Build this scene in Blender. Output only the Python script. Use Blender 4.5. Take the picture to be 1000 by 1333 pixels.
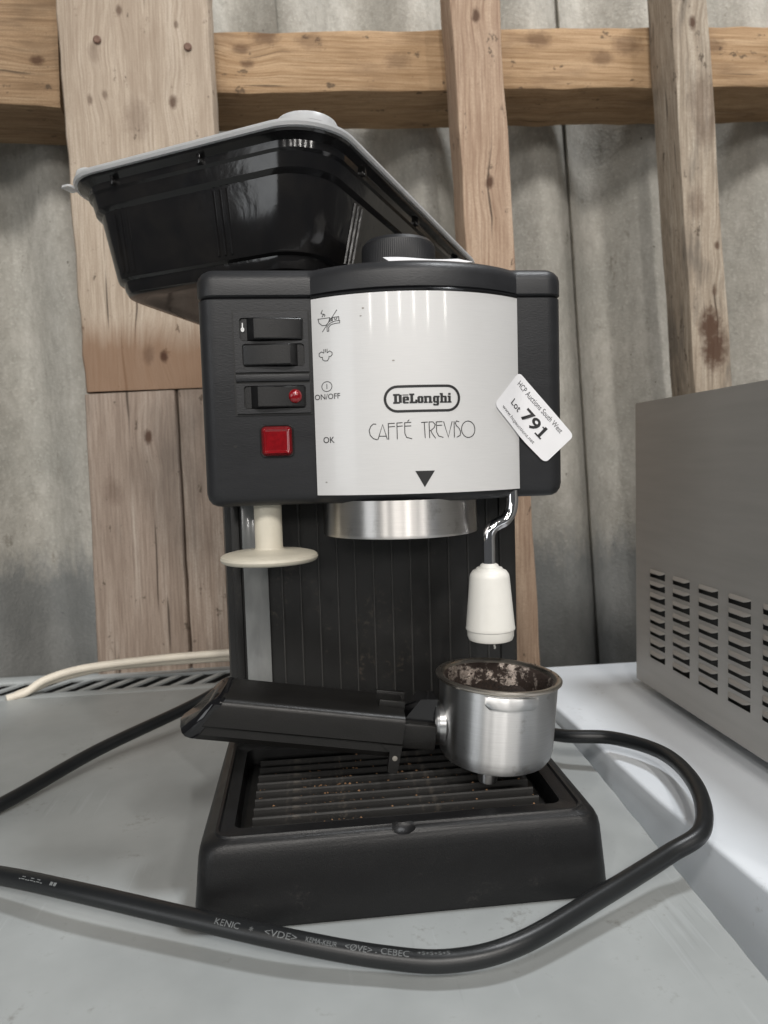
import bpy, bmesh, math, random
from mathutils import Vector, Matrix
random.seed(7)
R_ = math.radians
for o in list(bpy.data.objects): bpy.data.objects.remove(o)
scene = bpy.context.scene
C = scene.collection

# ------------------------------------------------------------ camera, world, lamps, exposure
yaw, pitch, roll = 0.1062, -0.071, -0.0292
fw = Vector((math.sin(yaw)*math.cos(pitch), math.cos(yaw)*math.cos(pitch), math.sin(pitch)))
r0 = Vector((math.cos(yaw), -math.sin(yaw), 0)); u0 = r0.cross(fw)
r1 = math.cos(roll)*r0 + math.sin(roll)*u0; u1 = -math.sin(roll)*r0 + math.cos(roll)*u0
cd = bpy.data.cameras.new('camera'); cam = bpy.data.objects.new('camera', cd); C.objects.link(cam)
M = Matrix((r1, u1, -fw)).transposed().to_4x4(); M.translation = Vector((-0.0434, -0.3444, 0.2259))
cam.matrix_world = M
cd.sensor_fit = 'VERTICAL'; cd.sensor_height = 36; cd.sensor_width = 27; cd.lens = 950/1333*36
cd.clip_start = 0.01; cd.clip_end = 50
cd.dof.use_dof = True; cd.dof.focus_distance = 0.415; cd.dof.aperture_fstop = 13.0
scene.camera = cam
w = bpy.data.worlds.new('World'); scene.world = w; w.use_nodes = True
w.node_tree.nodes['Background'].inputs[0].default_value = (0.96, 0.98, 1.0, 1)
w.node_tree.nodes['Background'].inputs[1].default_value = 0.075
def lamp(name, loc, target, sx, sy, power, col=(1, .96, .91)):
    l = bpy.data.lights.new(name, 'AREA'); l.shape = 'RECTANGLE'; l.size = sx; l.size_y = sy
    l.energy = power; l.color = col
    o = bpy.data.objects.new(name, l); C.objects.link(o); o.location = loc
    o.rotation_euler = (Vector(target)-Vector(loc)).to_track_quat('-Z', 'Y').to_euler()
# strip lamps hanging under the barn roof, behind and above the photographer
for i, (x, y, z, p) in enumerate(((-1.9, -2.9, 2.9, 24), (-.75, -3.3, 2.9, 34), (.35, -3.3, 2.9, 50), (1.6, -2.9, 2.9, 26))):
    lamp('ceiling_lamp', (x, y, z), (0, .1, .2), .12, .55, p)
for x, y, z in ((-3.6, -6.5, 2.1), (-2.2, -7.5, 2.2), (-.9, -7.5, 2.2), (.5, -7.5, 2.2), (1.9, -7.5, 2.2), (3.4, -6.5, 2.1)):
    lamp('far_ceiling_lamp', (x, y, z), (0, .1, .2), .16, .9, 24)
lamp('overhead_lamp', (.62, .05, 2.1), (.05, .05, 0), .26, .26, 20, (.96, .98, 1))
lamp('added_fill_lamp', (-4.3, -3.3, 1.2), (0, .1, .2), 1.7, 2.4, 34, (.95, .98, 1))  # unseen soft light, added for broad reflections in the cup and tub
scene.view_settings.view_transform = 'Standard'; scene.view_settings.look = 'None'
scene.view_settings.exposure = 0.08; scene.view_settings.gamma = 1
scene.render.resolution_x = 768; scene.render.resolution_y = 1024

# ------------------------------------------------------------ materials
MATS = {}
def newmat(name):
    m = bpy.data.materials.new(name); m.use_nodes = True; MATS[name] = m
    nt = m.node_tree; b = nt.nodes['Principled BSDF']
    return m, nt, b
def N(nt, t, **k):
    n = nt.nodes.new(t)
    for a, v in k.items(): setattr(n, a, v)
    return n
def coord(nt, scale=(1, 1, 1), rot=(0, 0, 0)):
    tc = N(nt, 'ShaderNodeTexCoord'); mp = N(nt, 'ShaderNodeMapping')
    mp.inputs['Scale'].default_value = scale; mp.inputs['Rotation'].default_value = rot
    nt.links.new(tc.outputs['Object'], mp.inputs[0]); return mp.outputs[0]
def noise(nt, vec, scale, detail=4, rough=.55, dist=0):
    n = N(nt, 'ShaderNodeTexNoise'); n.inputs['Scale'].default_value = scale; n.inputs['Detail'].default_value = detail
    n.inputs['Roughness'].default_value = rough; n.inputs['Distortion'].default_value = dist
    nt.links.new(vec, n.inputs['Vector']); return n.outputs['Fac']
def ramp(nt, fac, stops):
    r = N(nt, 'ShaderNodeValToRGB'); e = r.color_ramp.elements
    while len(e) < len(stops): e.new(.5)
    for i, (p, c) in enumerate(stops):
        e[i].position = p; e[i].color = (*c, 1) if len(c) == 3 else c
    nt.links.new(fac, r.inputs[0]); return r.outputs[0]
def mix(nt, fac, a, b, mode='MIX'):
    m = N(nt, 'ShaderNodeMix', data_type='RGBA', blend_type=mode)
    for s, v in ((0, fac), (6, a), (7, b)):
        if isinstance(v, (int, float)): m.inputs[s].default_value = v
        elif isinstance(v, tuple): m.inputs[s].default_value = (*v, 1)
        else: nt.links.new(v, m.inputs[s])
    return m.outputs[2]
def rr(nt, fac, a, b):
    m = N(nt, 'ShaderNodeMapRange'); m.inputs[3].default_value = a; m.inputs[4].default_value = b
    nt.links.new(fac, m.inputs[0]); return m.outputs[0]
def bump(nt, b, h, strength, dist=.001):
    n = N(nt, 'ShaderNodeBump'); n.inputs['Strength'].default_value = strength; n.inputs['Distance'].default_value = dist
    nt.links.new(h, n.inputs['Height']); nt.links.new(n.outputs[0], b.inputs['Normal'])
def plain(name, col, rough, metal=0, var=.12, rvar=.08, sc=60, bs=0, bsc=900, dust=None, spec=None, coat=0, stretch=(1, 1, 1)):
    m, nt, b = newmat(name); v = coord(nt, stretch)
    n = noise(nt, v, sc, 4)
    c2 = tuple(min(1, x*(1+var)) for x in col); c1 = tuple(x*(1-var) for x in col)
    c = ramp(nt, n, [(.3, c1), (.7, c2)])
    if dust:
        dn = noise(nt, v, dust[1], 5, .7); dn2 = noise(nt, v, dust[1]*.12, 3)
        mul = N(nt, 'ShaderNodeMath', operation='MULTIPLY'); nt.links.new(dn, mul.inputs[0]); nt.links.new(dn2, mul.inputs[1])
        df = ramp(nt, mul.outputs[0], [(dust[2], (0, 0, 0)), (dust[2]+.13, (dust[3],)*3)])
        c = mix(nt, df, c, dust[0])
    nt.links.new(c, b.inputs['Base Color'])
    nt.links.new(rr(nt, noise(nt, v, sc*1.7, 3), rough-rvar, rough+rvar), b.inputs['Roughness'])
    b.inputs['Metallic'].default_value = metal
    if spec is not None: b.inputs['Specular IOR Level'].default_value = spec
    if coat: b.inputs['Coat Weight'].default_value = coat; b.inputs['Coat Roughness'].default_value = .12
    if bs: bump(nt, b, noise(nt, v, bsc, 3), bs, .0004)
    return m
plain('black_switch', (.008, .008, .0085), .38, bs=.2, bsc=1500, sc=90, spec=.4)
plain('black_plastic', (.020, .0205, .0225), .40, bs=.25, bsc=1500, sc=90, dust=((.16, .15, .14), 900, .36, .05), stretch=(.35, 1, 1), spec=.36)
plain('black_base', (.008, .008, .0085), .38, bs=.3, bsc=1300, sc=50, dust=((.20, .18, .16), 420, .34, .09), spec=.36)
plain('black_column', (.015, .0148, .0145), .36, bs=.2, bsc=1200, sc=50, dust=((.20, .16, .12), 300, .33, .20), spec=.36)
plain('black_rib', (.045, .044, .042), .35, dust=((.2, .17, .14), 300, .36, .3))
plain('black_bar', (.022, .0213, .0205), .55, bs=.4, bsc=900, dust=((.16, .135, .11), 260, .30, .35), spec=.3)
plain('black_dark', (.004, .004, .004), .5)
plain('black_gloss', (.006, .006, .007), .10, rvar=.04)
plain('black_handle', (.010, .0095, .009), .36, bs=.2, bsc=1300, dust=((.25, .2, .16), 700, .40, .15), spec=.33)
plain('black_rubber', (.009, .010, .011), .36, sc=40, bs=.1, dust=((.25, .25, .25), 400, .44, .12))
plain('ink', (.012, .012, .013), .45)
plain('ink_grey', (.07, .07, .075), .6)
plain('cable_print', (.14, .148, .15), .6)
plain('white_print', (.75, .75, .75), .5)
plain('white_plastic', (.74, .725, .68), .35, var=.05, sc=40, dust=((.42, .36, .27), 120, .34, .35))
plain('cream_plastic', (.60, .56, .465), .42, var=.08, sc=40, dust=((.30, .20, .11), 130, .335, .5))
plain('white_rubber', (.70, .64, .54), .45, var=.06)
plain('paper', (.80, .80, .82), .6, var=.02)
plain('grey_worktop', (.355, .375, .375), .42, var=.12, sc=14, rvar=.1, bs=.06, bsc=500, dust=((.14, .13, .11), 230, .335, .5))
plain('white_enamel', (.76, .80, .845), .34, var=.04, sc=12, bs=.05, bsc=300, dust=((.25, .24, .2), 160, .36, .5))
plain('steel_panel', (.45, .435, .41), .42, metal=.3, var=.05, sc=120, rvar=.07, stretch=(1, .08, 1))
plain('steel_dark', (.05, .05, .048), .6)
plain('screw_rust', (.15, .085, .06), .6, metal=.3)
plain('chrome', (.78, .78, .80), .08, metal=1, var=.05)
plain('crumb', (.22, .12, .06), .8, var=.5, sc=300)
plain('silver_dirt', (.30, .28, .25), .5, metal=.5)
# fine scratches on the worktop
m = MATS['grey_worktop']; nt = m.node_tree; b = nt.nodes['Principled BSDF']; src = b.inputs['Base Color'].links[0].from_socket
for ang, col_, sc_ in ((20, (.50, .53, .54), 260), (-65, (.50, .53, .54), 300), (75, (.22, .23, .23), 240)):
    f = noise(nt, coord(nt, (1, .03, 1), (0, 0, R_(ang))), sc_, 2, .5); big = noise(nt, coord(nt), 11, 3)
    ml = N(nt, 'ShaderNodeMath', operation='MULTIPLY'); nt.links.new(f, ml.inputs[0]); nt.links.new(big, ml.inputs[1])
    src = mix(nt, ramp(nt, ml.outputs[0], [(.40, (0, 0, 0)), (.44, (.18,)*3)]), src, col_)
nt.links.new(src, b.inputs['Base Color'])
# aluminium turned on a lathe: fine rings round the axis
def alu(name, col, r, sc, aniso):
    m, nt, b = newmat(name); v = coord(nt, (1, 1, 40)); v2 = coord(nt)
    n = noise(nt, v, sc, 4); st = noise(nt, v2, 90, 7, .65)
    c = mix(nt, ramp(nt, st, [(.60, (0, 0, 0)), (.72, (.55,)*3)]), ramp(nt, n, [(.25, tuple(x*.86 for x in col)), (.75, col)]), (.33, .31, .28))
    nt.links.new(c, b.inputs['Base Color']); b.inputs['Metallic'].default_value = 1
    nt.links.new(rr(nt, n, r-.05, r+.08), b.inputs['Roughness'])
    b.inputs['Anisotropic'].default_value = aniso; b.inputs['Anisotropic Rotation'].default_value = .25; tg = N(nt, 'ShaderNodeTangent', direction_type='RADIAL', axis='Z'); nt.links.new(tg.outputs[0], b.inputs['Tangent']); bump(nt, b, n, .05, .0002)
alu('aluminium_cup', (.74, .74, .74), .38, 60, .95)
alu('aluminium_group', (.70, .68, .66), .36, 60, .93)
alu('aluminium_rim', (.58, .53, .47), .27, 40, .2)
# satin silver front plate
m, nt, b = newmat('silver_plate'); v = coord(nt, (.04, .04, 1)); n = noise(nt, v, 2600, 3)
st = noise(nt, coord(nt), 35, 6)
nt.links.new(mix(nt, ramp(nt, st, [(.66, (0, 0, 0)), (.78, (.12,)*3)]), ramp(nt, n, [(.2, (.65, .648, .645)), (.8, (.695, .693, .69))]), (.5, .49, .46)), b.inputs['Base Color'])
b.inputs['Metallic'].default_value = .12; nt.links.new(rr(nt, n, .36, .44), b.inputs['Roughness']); b.inputs['Coat Weight'].default_value = .28; b.inputs['Coat Roughness'].default_value = .08
# black takeaway tub, faintly see-through film plastic
m, nt, b = newmat('tub_black'); v = coord(nt); n = noise(nt, v, 30, 4, .5, .6)
nt.links.new(ramp(nt, n, [(.35, (.007, .007, .008)), (.65, (.014, .013, .0125))]), b.inputs['Base Color'])
nt.links.new(rr(nt, noise(nt, v, 55, 4), .07, .18), b.inputs['Roughness']); bump(nt, b, n, .2, .002)
# frosted lid
m, nt, b = newmat('lid_frosted'); v = coord(nt); n = noise(nt, v, 45, 5)
nt.links.new(ramp(nt, n, [(.3, (.74, .75, .76)), (.7, (.84, .85, .86))]), b.inputs['Base Color'])
b.inputs['Transmission Weight'].default_value = .50; b.inputs['IOR'].default_value = 1.25
nt.links.new(rr(nt, n, .28, .45), b.inputs['Roughness'])
# translucent water gauge
m, nt, b = newmat('gauge_plastic'); v = coord(nt, (1, 1, .25)); n = noise(nt, v, 90, 5)
nt.links.new(ramp(nt, n, [(.3, (.15, .155, .155)), (.7, (.24, .245, .24))]), b.inputs['Base Color'])
b.inputs['Roughness'].default_value = .18; b.inputs['Coat Weight'].default_value = .3
# red lens
m, nt, b = newmat('red_lens'); n = noise(nt, coord(nt), 400, 3)
nt.links.new(ramp(nt, n, [(.3, (.24, .003, .007)), (.7, (.33, .005, .010))]), b.inputs['Base Color'])
b.inputs['Roughness'].default_value = .09; b.inputs['Transmission Weight'].default_value = .25; b.inputs['Coat Weight'].default_value = .6
# coffee
m, nt, b = newmat('coffee'); v = coord(nt); n = noise(nt, v, 420, 6, .7)
nt.links.new(ramp(nt, n, [(.3, (.008, .005, .004)), (.62, (.035, .02, .013)), (.8, (.09, .06, .045))]), b.inputs['Base Color'])
b.inputs['Roughness'].default_value = .75; bump(nt, b, n, 1, .003)
m, nt, b = newmat('basket_wall'); v = coord(nt); n = noise(nt, v, 170, 7, .72); n2 = noise(nt, v, 45, 3)
ml = N(nt, 'ShaderNodeMath', operation='MULTIPLY'); nt.links.new(n, ml.inputs[0]); nt.links.new(n2, ml.inputs[1])
f = ramp(nt, ml.outputs[0], [(.25, (0, 0, 0)), (.31, (1, 1, 1))])
nt.links.new(mix(nt, f, (.022, .012, .008), (.50, .43, .38)), b.inputs['Base Color']); nt.links.new(f, b.inputs['Metallic'])
nt.links.new(rr(nt, f, .8, .35), b.inputs['Roughness']); bump(nt, b, n, .8, .002)
# fibre-cement sheet, stained along its length
m, nt, b = newmat('fibre_cement'); v2 = coord(nt)
a = noise(nt, coord(nt, (1, 1, .5)), 75, 6, .72); a2 = noise(nt, v2, 7, 3, .6); a3 = noise(nt, v2, 240, 3, .7); a4 = noise(nt, coord(nt, (1, 1, .55)), 36, 6, .8); a5 = noise(nt, v2, 120, 3, .6)
c = ramp(nt, a, [(.32, (.35, .335, .30)), (.5, (.43, .412, .372)), (.68, (.505, .487, .445))])
c = mix(nt, ramp(nt, a2, [(.42, (0, 0, 0)), (.66, (.45,)*3)]), c, (.27, .27, .245))
c = mix(nt, ramp(nt, a4, [(.60, (0, 0, 0)), (.68, (.55,)*3)]), c, (.16, .145, .115))
c = mix(nt, ramp(nt, a3, [(.54, (0, 0, 0)), (.66, (.5,)*3)]), c, (.56, .545, .50))
c = mix(nt, ramp(nt, a5, [(.71, (0, 0, 0)), (.74, (.8,)*3)]), c, (.07, .06, .045))
# darker and bluer towards the bottom of the wall, with a ragged upper line
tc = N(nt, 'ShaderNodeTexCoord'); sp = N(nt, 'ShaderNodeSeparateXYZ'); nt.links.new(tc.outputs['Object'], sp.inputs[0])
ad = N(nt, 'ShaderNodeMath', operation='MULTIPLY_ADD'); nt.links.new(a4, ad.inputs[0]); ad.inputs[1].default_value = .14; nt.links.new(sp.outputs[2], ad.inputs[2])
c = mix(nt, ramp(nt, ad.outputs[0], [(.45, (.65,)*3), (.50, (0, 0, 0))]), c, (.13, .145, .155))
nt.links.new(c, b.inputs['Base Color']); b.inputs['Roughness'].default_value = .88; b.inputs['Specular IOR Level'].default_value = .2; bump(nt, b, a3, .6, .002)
def wood(name, dark, mid, light, axis, spots=(), stain=.35, sc=1.0, stain_col=(.10, .075, .055), grime=.625, band=None):
    """grain runs along axis and bends round the knots; spots = knots (x, z, radius, strength) in the mesh's own frame"""
    m, nt, b = newmat(name); tc = N(nt, 'ShaderNodeTexCoord'); P0 = tc.outputs['Object']
    def vm(op, a, c=None):
        n = N(nt, 'ShaderNodeVectorMath', operation=op)
        for i, v in enumerate((a, c)):
            if v is None: continue
            if isinstance(v, (tuple, list)): n.inputs[i].default_value = v
            else: nt.links.new(v, n.inputs[i])
        return n
    def mt(op, a, c, d=None):
        n = N(nt, 'ShaderNodeMath', operation=op)
        for i, v in enumerate((a, c, d)):
            if v is None: continue
            if isinstance(v, (int, float)): n.inputs[i].default_value = v
            else: nt.links.new(v, n.inputs[i])
        return n.outputs[0]
    fine = noise(nt, P0, 150, 4, .7); warp = None; km = None
    for (x, z, r, k) in spots:
        d = vm('SUBTRACT', P0, (x, 0, z)); q = [1, 0, 1]; q[axis] = .62
        ln = vm('LENGTH', vm('MULTIPLY', d.outputs[0], q).outputs[0]).outputs['Value']
        rag = mt('MULTIPLY_ADD', fine, -r*1.1, ln)
        mr = N(nt, 'ShaderNodeMapRange'); mr.inputs[1].default_value = -r*.15; mr.inputs[2].default_value = r*.45; mr.inputs[3].default_value = k; mr.inputs[4].default_value = 0
        nt.links.new(rag, mr.inputs[0]); km = mr.outputs[0] if km is None else mt('MAXIMUM', km, mr.outputs[0])
        if r < .009:                     # grain pushed aside by the knot
            g_ = N(nt, 'ShaderNodeMapRange'); g_.inputs[1].default_value = 0; g_.inputs[2].default_value = r*4; g_.inputs[3].default_value = r*.9; g_.inputs[4].default_value = 0
            nt.links.new(ln, g_.inputs[0]); warp = g_.outputs[0] if warp is None else mt('ADD', warp, g_.outputs[0])
    base_v = P0
    if warp is not None:
        cb = N(nt, 'ShaderNodeCombineXYZ'); nt.links.new(warp, cb.inputs[2 if axis == 0 else 0]); base_v = vm('ADD', P0, cb.outputs[0]).outputs[0]
    def st_(k):
        q = [1, 1, 1]; q[axis] = k; return vm('MULTIPLY', base_v, tuple(q)).outputs[0]
    g = noise(nt, st_(.05), 85*sc, 5, .7, .08); g2 = noise(nt, st_(.035), 420*sc, 4, .7); st = noise(nt, st_(.3), 22*sc, 4, .7)
    ck = noise(nt, st_(.035), 150*sc, 2, .5); sp = noise(nt, P0, 260, 3, .6); blot = noise(nt, st_(.6), 60, 4, .75)
    mm = lambda a_, b2, t: tuple(p*(1-t)+q_*t for p, q_ in zip(a_, b2))
    c = ramp(nt, g, [(.28, mm(dark, mid, .35)), (.5, mid), (.72, mm(light, mid, .2))])
    gr_ = noise(nt, P0, 700, 2, .6); c = mix(nt, ramp(nt, gr_, [(.40, (.30,)*3), (.60, (0, 0, 0))]), c, dark)
    c = mix(nt, ramp(nt, g2, [(.36, (.8,)*3), (.56, (0, 0, 0))]), c, dark)
    c = mix(nt, ramp(nt, st, [(.50, (0, 0, 0)), (.66, (stain,)*3)]), c, stain_col)
    c = mix(nt, ramp(nt, ck, [(.27, (.8,)*3), (.31, (0, 0, 0))]), c, (.05, .035, .025))
    c = mix(nt, ramp(nt, blot, [(grime, (0, 0, 0)), (grime+.05, (.75,)*3)]), c, (.07, .05, .035))
    c = mix(nt, ramp(nt, sp, [(.73, (0, 0, 0)), (.77, (.7,)*3)]), c, (.06, .045, .035))
    if band:                              # old brown paint or damp stain up to a ragged line
        sx_ = N(nt, 'ShaderNodeSeparateXYZ'); nt.links.new(P0, sx_.inputs[0])
        hz = mt('MULTIPLY_ADD', st, .05, sx_.outputs[2])
        c = mix(nt, ramp(nt, hz, [(band[0], (.8,)*3), (band[1], (0, 0, 0))]), c, band[2])
    if km is not None: c = mix(nt, km, c, (.07, .032, .018))
    nt.links.new(c, b.inputs['Base Color']); b.inputs['Roughness'].default_value = .8; b.inputs['Specular IOR Level'].default_value = .25
    bump(nt, b, g2, .6, .0015)
    return m

# ------------------------------------------------------------ mesh helpers
def obj(name, verts, faces, mat, parent=None, smooth=40, label=None):
    me = bpy.data.meshes.new(name); me.from_pydata([tuple(v) for v in verts], [], faces); return fin(name, me, mat, parent, smooth, label)
def fin(name, me, mat, parent=None, smooth=40, label=None):
    if mat: me.materials.append(MATS[mat])
    bm = bmesh.new(); bm.from_mesh(me); bmesh.ops.recalc_face_normals(bm, faces=bm.faces); bm.to_mesh(me); bm.free()
    if smooth:
        me.shade_smooth(); me.set_sharp_from_angle(angle=R_(smooth))
    else: me.shade_flat()
    o = bpy.data.objects.new(name, me); C.objects.link(o)
    if parent: o.parent = parent
    if label: o['label'] = label
    return o
def thing(name, label, cat, loc=(0, 0, 0), rot=(0, 0, 0), group=None, kind=None):
    o = bpy.data.objects.new(name, None); C.objects.link(o); o.location = loc; o.rotation_euler = rot; o.empty_display_size = .02
    tag(o, label, cat, group, kind); return o
def tag(o, label=None, cat=None, group=None, kind=None):
    if label: o['label'] = label
    if cat: o['category'] = cat
    if group: o['group'] = group
    if kind: o['kind'] = kind
    return o
def box_bm(x0, x1, y0, y1, z0, z1, bev=0, seg=2):
    bm = bmesh.new(); bmesh.ops.create_cube(bm, size=1)
    for v in bm.verts: v.co = Vector(((x0+x1)/2+v.co.x*(x1-x0), (y0+y1)/2+v.co.y*(y1-y0), (z0+z1)/2+v.co.z*(z1-z0)))
    if bev: bmesh.ops.bevel(bm, geom=bm.edges[:], offset=bev, segments=seg, profile=.5, affect='EDGES')
    return bm
def frombm(name, bm, mat, parent=None, smooth=40, label=None):
    me = bpy.data.meshes.new(name); bm.to_mesh(me); bm.free(); return fin(name, me, mat, parent, smooth, label)
def box(name, x0, x1, y0, y1, z0, z1, mat, parent=None, bev=0, seg=2, label=None):
    return frombm(name, box_bm(x0, x1, y0, y1, z0, z1, bev, seg), mat, parent, 40, label)
def loft(name, rings, mat, parent=None, cap0=True, cap1=True, smooth=40, label=None, close=True):
    n = len(rings[0]); V = [p for r in rings for p in r]; Fc = []
    for i in range(len(rings)-1):
        for j in range(n if close else n-1):
            k = (j+1) % n; Fc.append((i*n+j, i*n+k, (i+1)*n+k, (i+1)*n+j))
    if cap0: Fc.append(tuple(range(n))[::-1])
    if cap1: Fc.append(tuple((len(rings)-1)*n+j for j in range(n)))
    return obj(name, V, Fc, mat, parent, smooth, label)
def lathe(name, prof, mat, parent=None, c=(0, 0, 0), n=64, cap0=False, cap1=False, smooth=35, label=None):
    rings = [[(c[0]+r*math.cos(2*math.pi*i/n), c[1]+r*math.sin(2*math.pi*i/n), c[2]+z) for i in range(n)] for r, z in prof]
    return loft(name, rings, mat, parent, cap0, cap1, smooth, label)
def catmull(P, k=10):
    P = [Vector(p) for p in P]; out = []
    Q = [P[0]*2-P[1]] + P + [P[-1]*2-P[-2]]
    for i in range(1, len(Q)-2):
        a, b_, c, d = Q[i-1], Q[i], Q[i+1], Q[i+2]
        for j in range(k):
            t = j/k; out.append(.5*((2*b_)+(c-a)*t+(2*a-5*b_+4*c-d)*t*t+(3*b_-a-3*c+d)*t**3))
    out.append(P[-1]); return out
def tube(name, path, r, mat, parent=None, n=14, label=None):
    rings = []; up = Vector((0, 0, 1)); prev = None
    for i, p in enumerate(path):
        t = (path[min(i+1, len(path)-1)]-path[max(i-1, 0)]).normalized()
        if prev is None:
            a = t.cross(up);  a = a if a.length > .1 else t.cross(Vector((0, 1, 0)))
        else: a = prev-t*prev.dot(t)
        a.normalize(); prev = a; b_ = t.cross(a)
        rr_ = r(i/(len(path)-1)) if callable(r) else r
        rings.append([p+(a*math.cos(2*math.pi*j/n)+b_*math.sin(2*math.pi*j/n))*rr_ for j in range(n)])
    return loft(name, rings, mat, parent, True, True, 50, label)
def rrect(hx, hy, r, n=8):
    out = []
    for cx, cy, a0 in ((hx-r, hy-r, 0), (-hx+r, hy-r, 90), (-hx+r, -hy+r, 180), (hx-r, -hy+r, 270)):
        for i in range(n+1):
            a = R_(a0+90*i/n); out.append((cx+r*math.cos(a), cy+r*math.sin(a)))
    return out
def offset(poly, d):
    """move a closed CCW polygon inwards by d"""
    n = len(poly); out = []
    for i in range(n):
        p0, p, p2 = Vector(poly[i-1]), Vector(poly[i]), Vector(poly[(i+1) % n])
        e1 = (p-p0).normalized(); e2 = (p2-p).normalized()
        n1 = Vector((-e1.y, e1.x)); n2 = Vector((-e2.y, e2.x)); m_ = n1+n2
        m_ = m_/max(.35, m_.dot(m_)/2) if m_.length > 1e-6 else n1
        out.append(tuple(p+m_*d))
    return out
def ribbon(lines, w_, V, Fc):
    """2-D polylines to flat strips"""
    for L in lines:
        L = [Vector(p) for p in L]; i0 = len(V)
        closed = (L[0]-L[-1]).length < 1e-9
        for i, p in enumerate(L):
            a = L[i-1] if i > 0 else (L[-2] if closed else None); c = L[i+1] if i < len(L)-1 else (L[1] if closed else None)
            e1 = (p-a).normalized() if a is not None else (c-p).normalized(); e2 = (c-p).normalized() if c is not None else e1
            n1 = Vector((-e1.y, e1.x)); n2 = Vector((-e2.y, e2.x)); m_ = n1+n2
            m_ = m_/max(.4, m_.dot(m_)/2) if m_.length > 1e-6 else n1
            V.append(p+m_*w_/2); V.append(p-m_*w_/2)
        for i in range(len(L)-1): Fc.append((i0+2*i, i0+2*i+1, i0+2*i+3, i0+2*i+2))
def text2d(body, size, bold=0.0, space=1.0):
    cu = bpy.data.curves.new('t', 'FONT'); cu.body = body; cu.size = size; cu.offset = bold; cu.space_character = space
    cu.resolution_u = 3
    o = bpy.data.objects.new('t', cu); C.objects.link(o)
    bpy.context.view_layer.update()
    me = bpy.data.meshes.new_from_object(o.evaluated_get(bpy.context.evaluated_depsgraph_get()))
    V = [Vector((v.co.x, v.co.y)) for v in me.vertices]; Fc = [tuple(p.vertices) for p in me.polygons]
    bpy.data.objects.remove(o); bpy.data.curves.remove(cu); bpy.data.meshes.remove(me)
    return V, Fc
def fitbox(V, x0, x1, z0, z1):
    a = min(v.x for v in V); b_ = max(v.x for v in V); c = min(v.y for v in V); d = max(v.y for v in V)
    return [Vector((x0+(v.x-a)/(b_-a)*(x1-x0), z0+(v.y-c)/(d-c)*(z1-z0))) for v in V]
def circ(cx, cy, rx, ry=None, n=28, a0=0, a1=360):
    ry = ry or rx; return [(cx+rx*math.cos(R_(a0+(a1-a0)*i/n)), cy+ry*math.sin(R_(a0+(a1-a0)*i/n))) for i in range(n)] + [(cx+rx*math.cos(R_(a1)) if a1-a0 < 360 else cx+rx*math.cos(R_(a0)), cy+ry*math.sin(R_(a1)) if a1-a0 < 360 else cy+ry*math.sin(R_(a0)))]

# ------------------------------------------------------------ the setting: worktop and counter
def slab(name, poly, z0, z1, mat, bev, parent=None):
    bm = bmesh.new(); vs = [bm.verts.new((x, y, z1)) for x, y in poly]; f_ = bm.faces.new(vs)
    ex = bmesh.ops.extrude_face_region(bm, geom=[f_])
    for v in ex['geom']:
        if isinstance(v, bmesh.types.BMVert): v.co.z = z0
    bmesh.ops.recalc_face_normals(bm, faces=bm.faces)
    bmesh.ops.bevel(bm, geom=[e for e in bm.edges if all(abs(v.co.z-z1) < 1e-6 for v in e.verts)], offset=bev, segments=3, profile=.5, affect='EDGES')
    return frombm(name, bm, mat, parent)
edge = [(.1419, -.13), (.1452, -.067)]
for i in range(30):            # slightly chipped right-hand edge
    y = -.06+i*.01; edge.append((.1452+(y+.067)*.0525+random.uniform(-.0004, .0004), y))
edge += [(.1610, .245), (.1640, .40)]
wt = slab('worktop', [(-.62, -.60), (.117, -.60)] + edge + [(-.62, .40)], -.40, 0, 'grey_worktop', .0012)
tag(wt, 'grey painted worktop under the coffee machine', 'worktop', kind='structure')
# vented strip along the back of the worktop
vs = box('vent_strip', -.62, .164, .4006, .418, -.003, -.0005, 'grey_worktop', wt, .001)
box('vent_strip', -.62, .164, .458, .480, -.003, .001, 'grey_worktop', wt, .001)
box('vent_well', -.62, .164, .4185, .4575, -.16, -.150, 'black_dark', wt)
box('vent_well', -.62, .164, .4590, .4600, -.16, -.0035, 'black_dark', wt)
x = -.60; proto = None
while x < .15:
    if proto is None:
        bm = bmesh.new(); t_ = .0075
        P = [(-t_/2-.012, .4175), (t_/2-.012, .4175), (t_/2+.012, .4585), (-t_/2+.012, .4585)]
        vv = [bm.verts.new((a, b_, z)) for z in (-.0032, -.0012) for a, b_ in P]
        for q in ((3, 2, 1, 0), (4, 5, 6, 7), (0, 1, 5, 4), (1, 2, 6, 5), (2, 3, 7, 6), (3, 0, 4, 7)): bm.faces.new([vv[k] for k in q])
        proto = frombm('slat', bm, 'grey_worktop', wt, 0); s = proto
    else:
        s = proto.copy(); C.objects.link(s)
    s.location.x = x; x += .0235
wc = slab('white_counter', [(.1752, -.60), (.60, -.60), (.60, .362), (.157, .362), (.1620, .238), (.1664, .072), (.1732, -.0246)], -.40, .012, 'white_enamel', .003)
tag(wc, 'white enamel counter top beside the grey worktop', 'counter', kind='structure')

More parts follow.
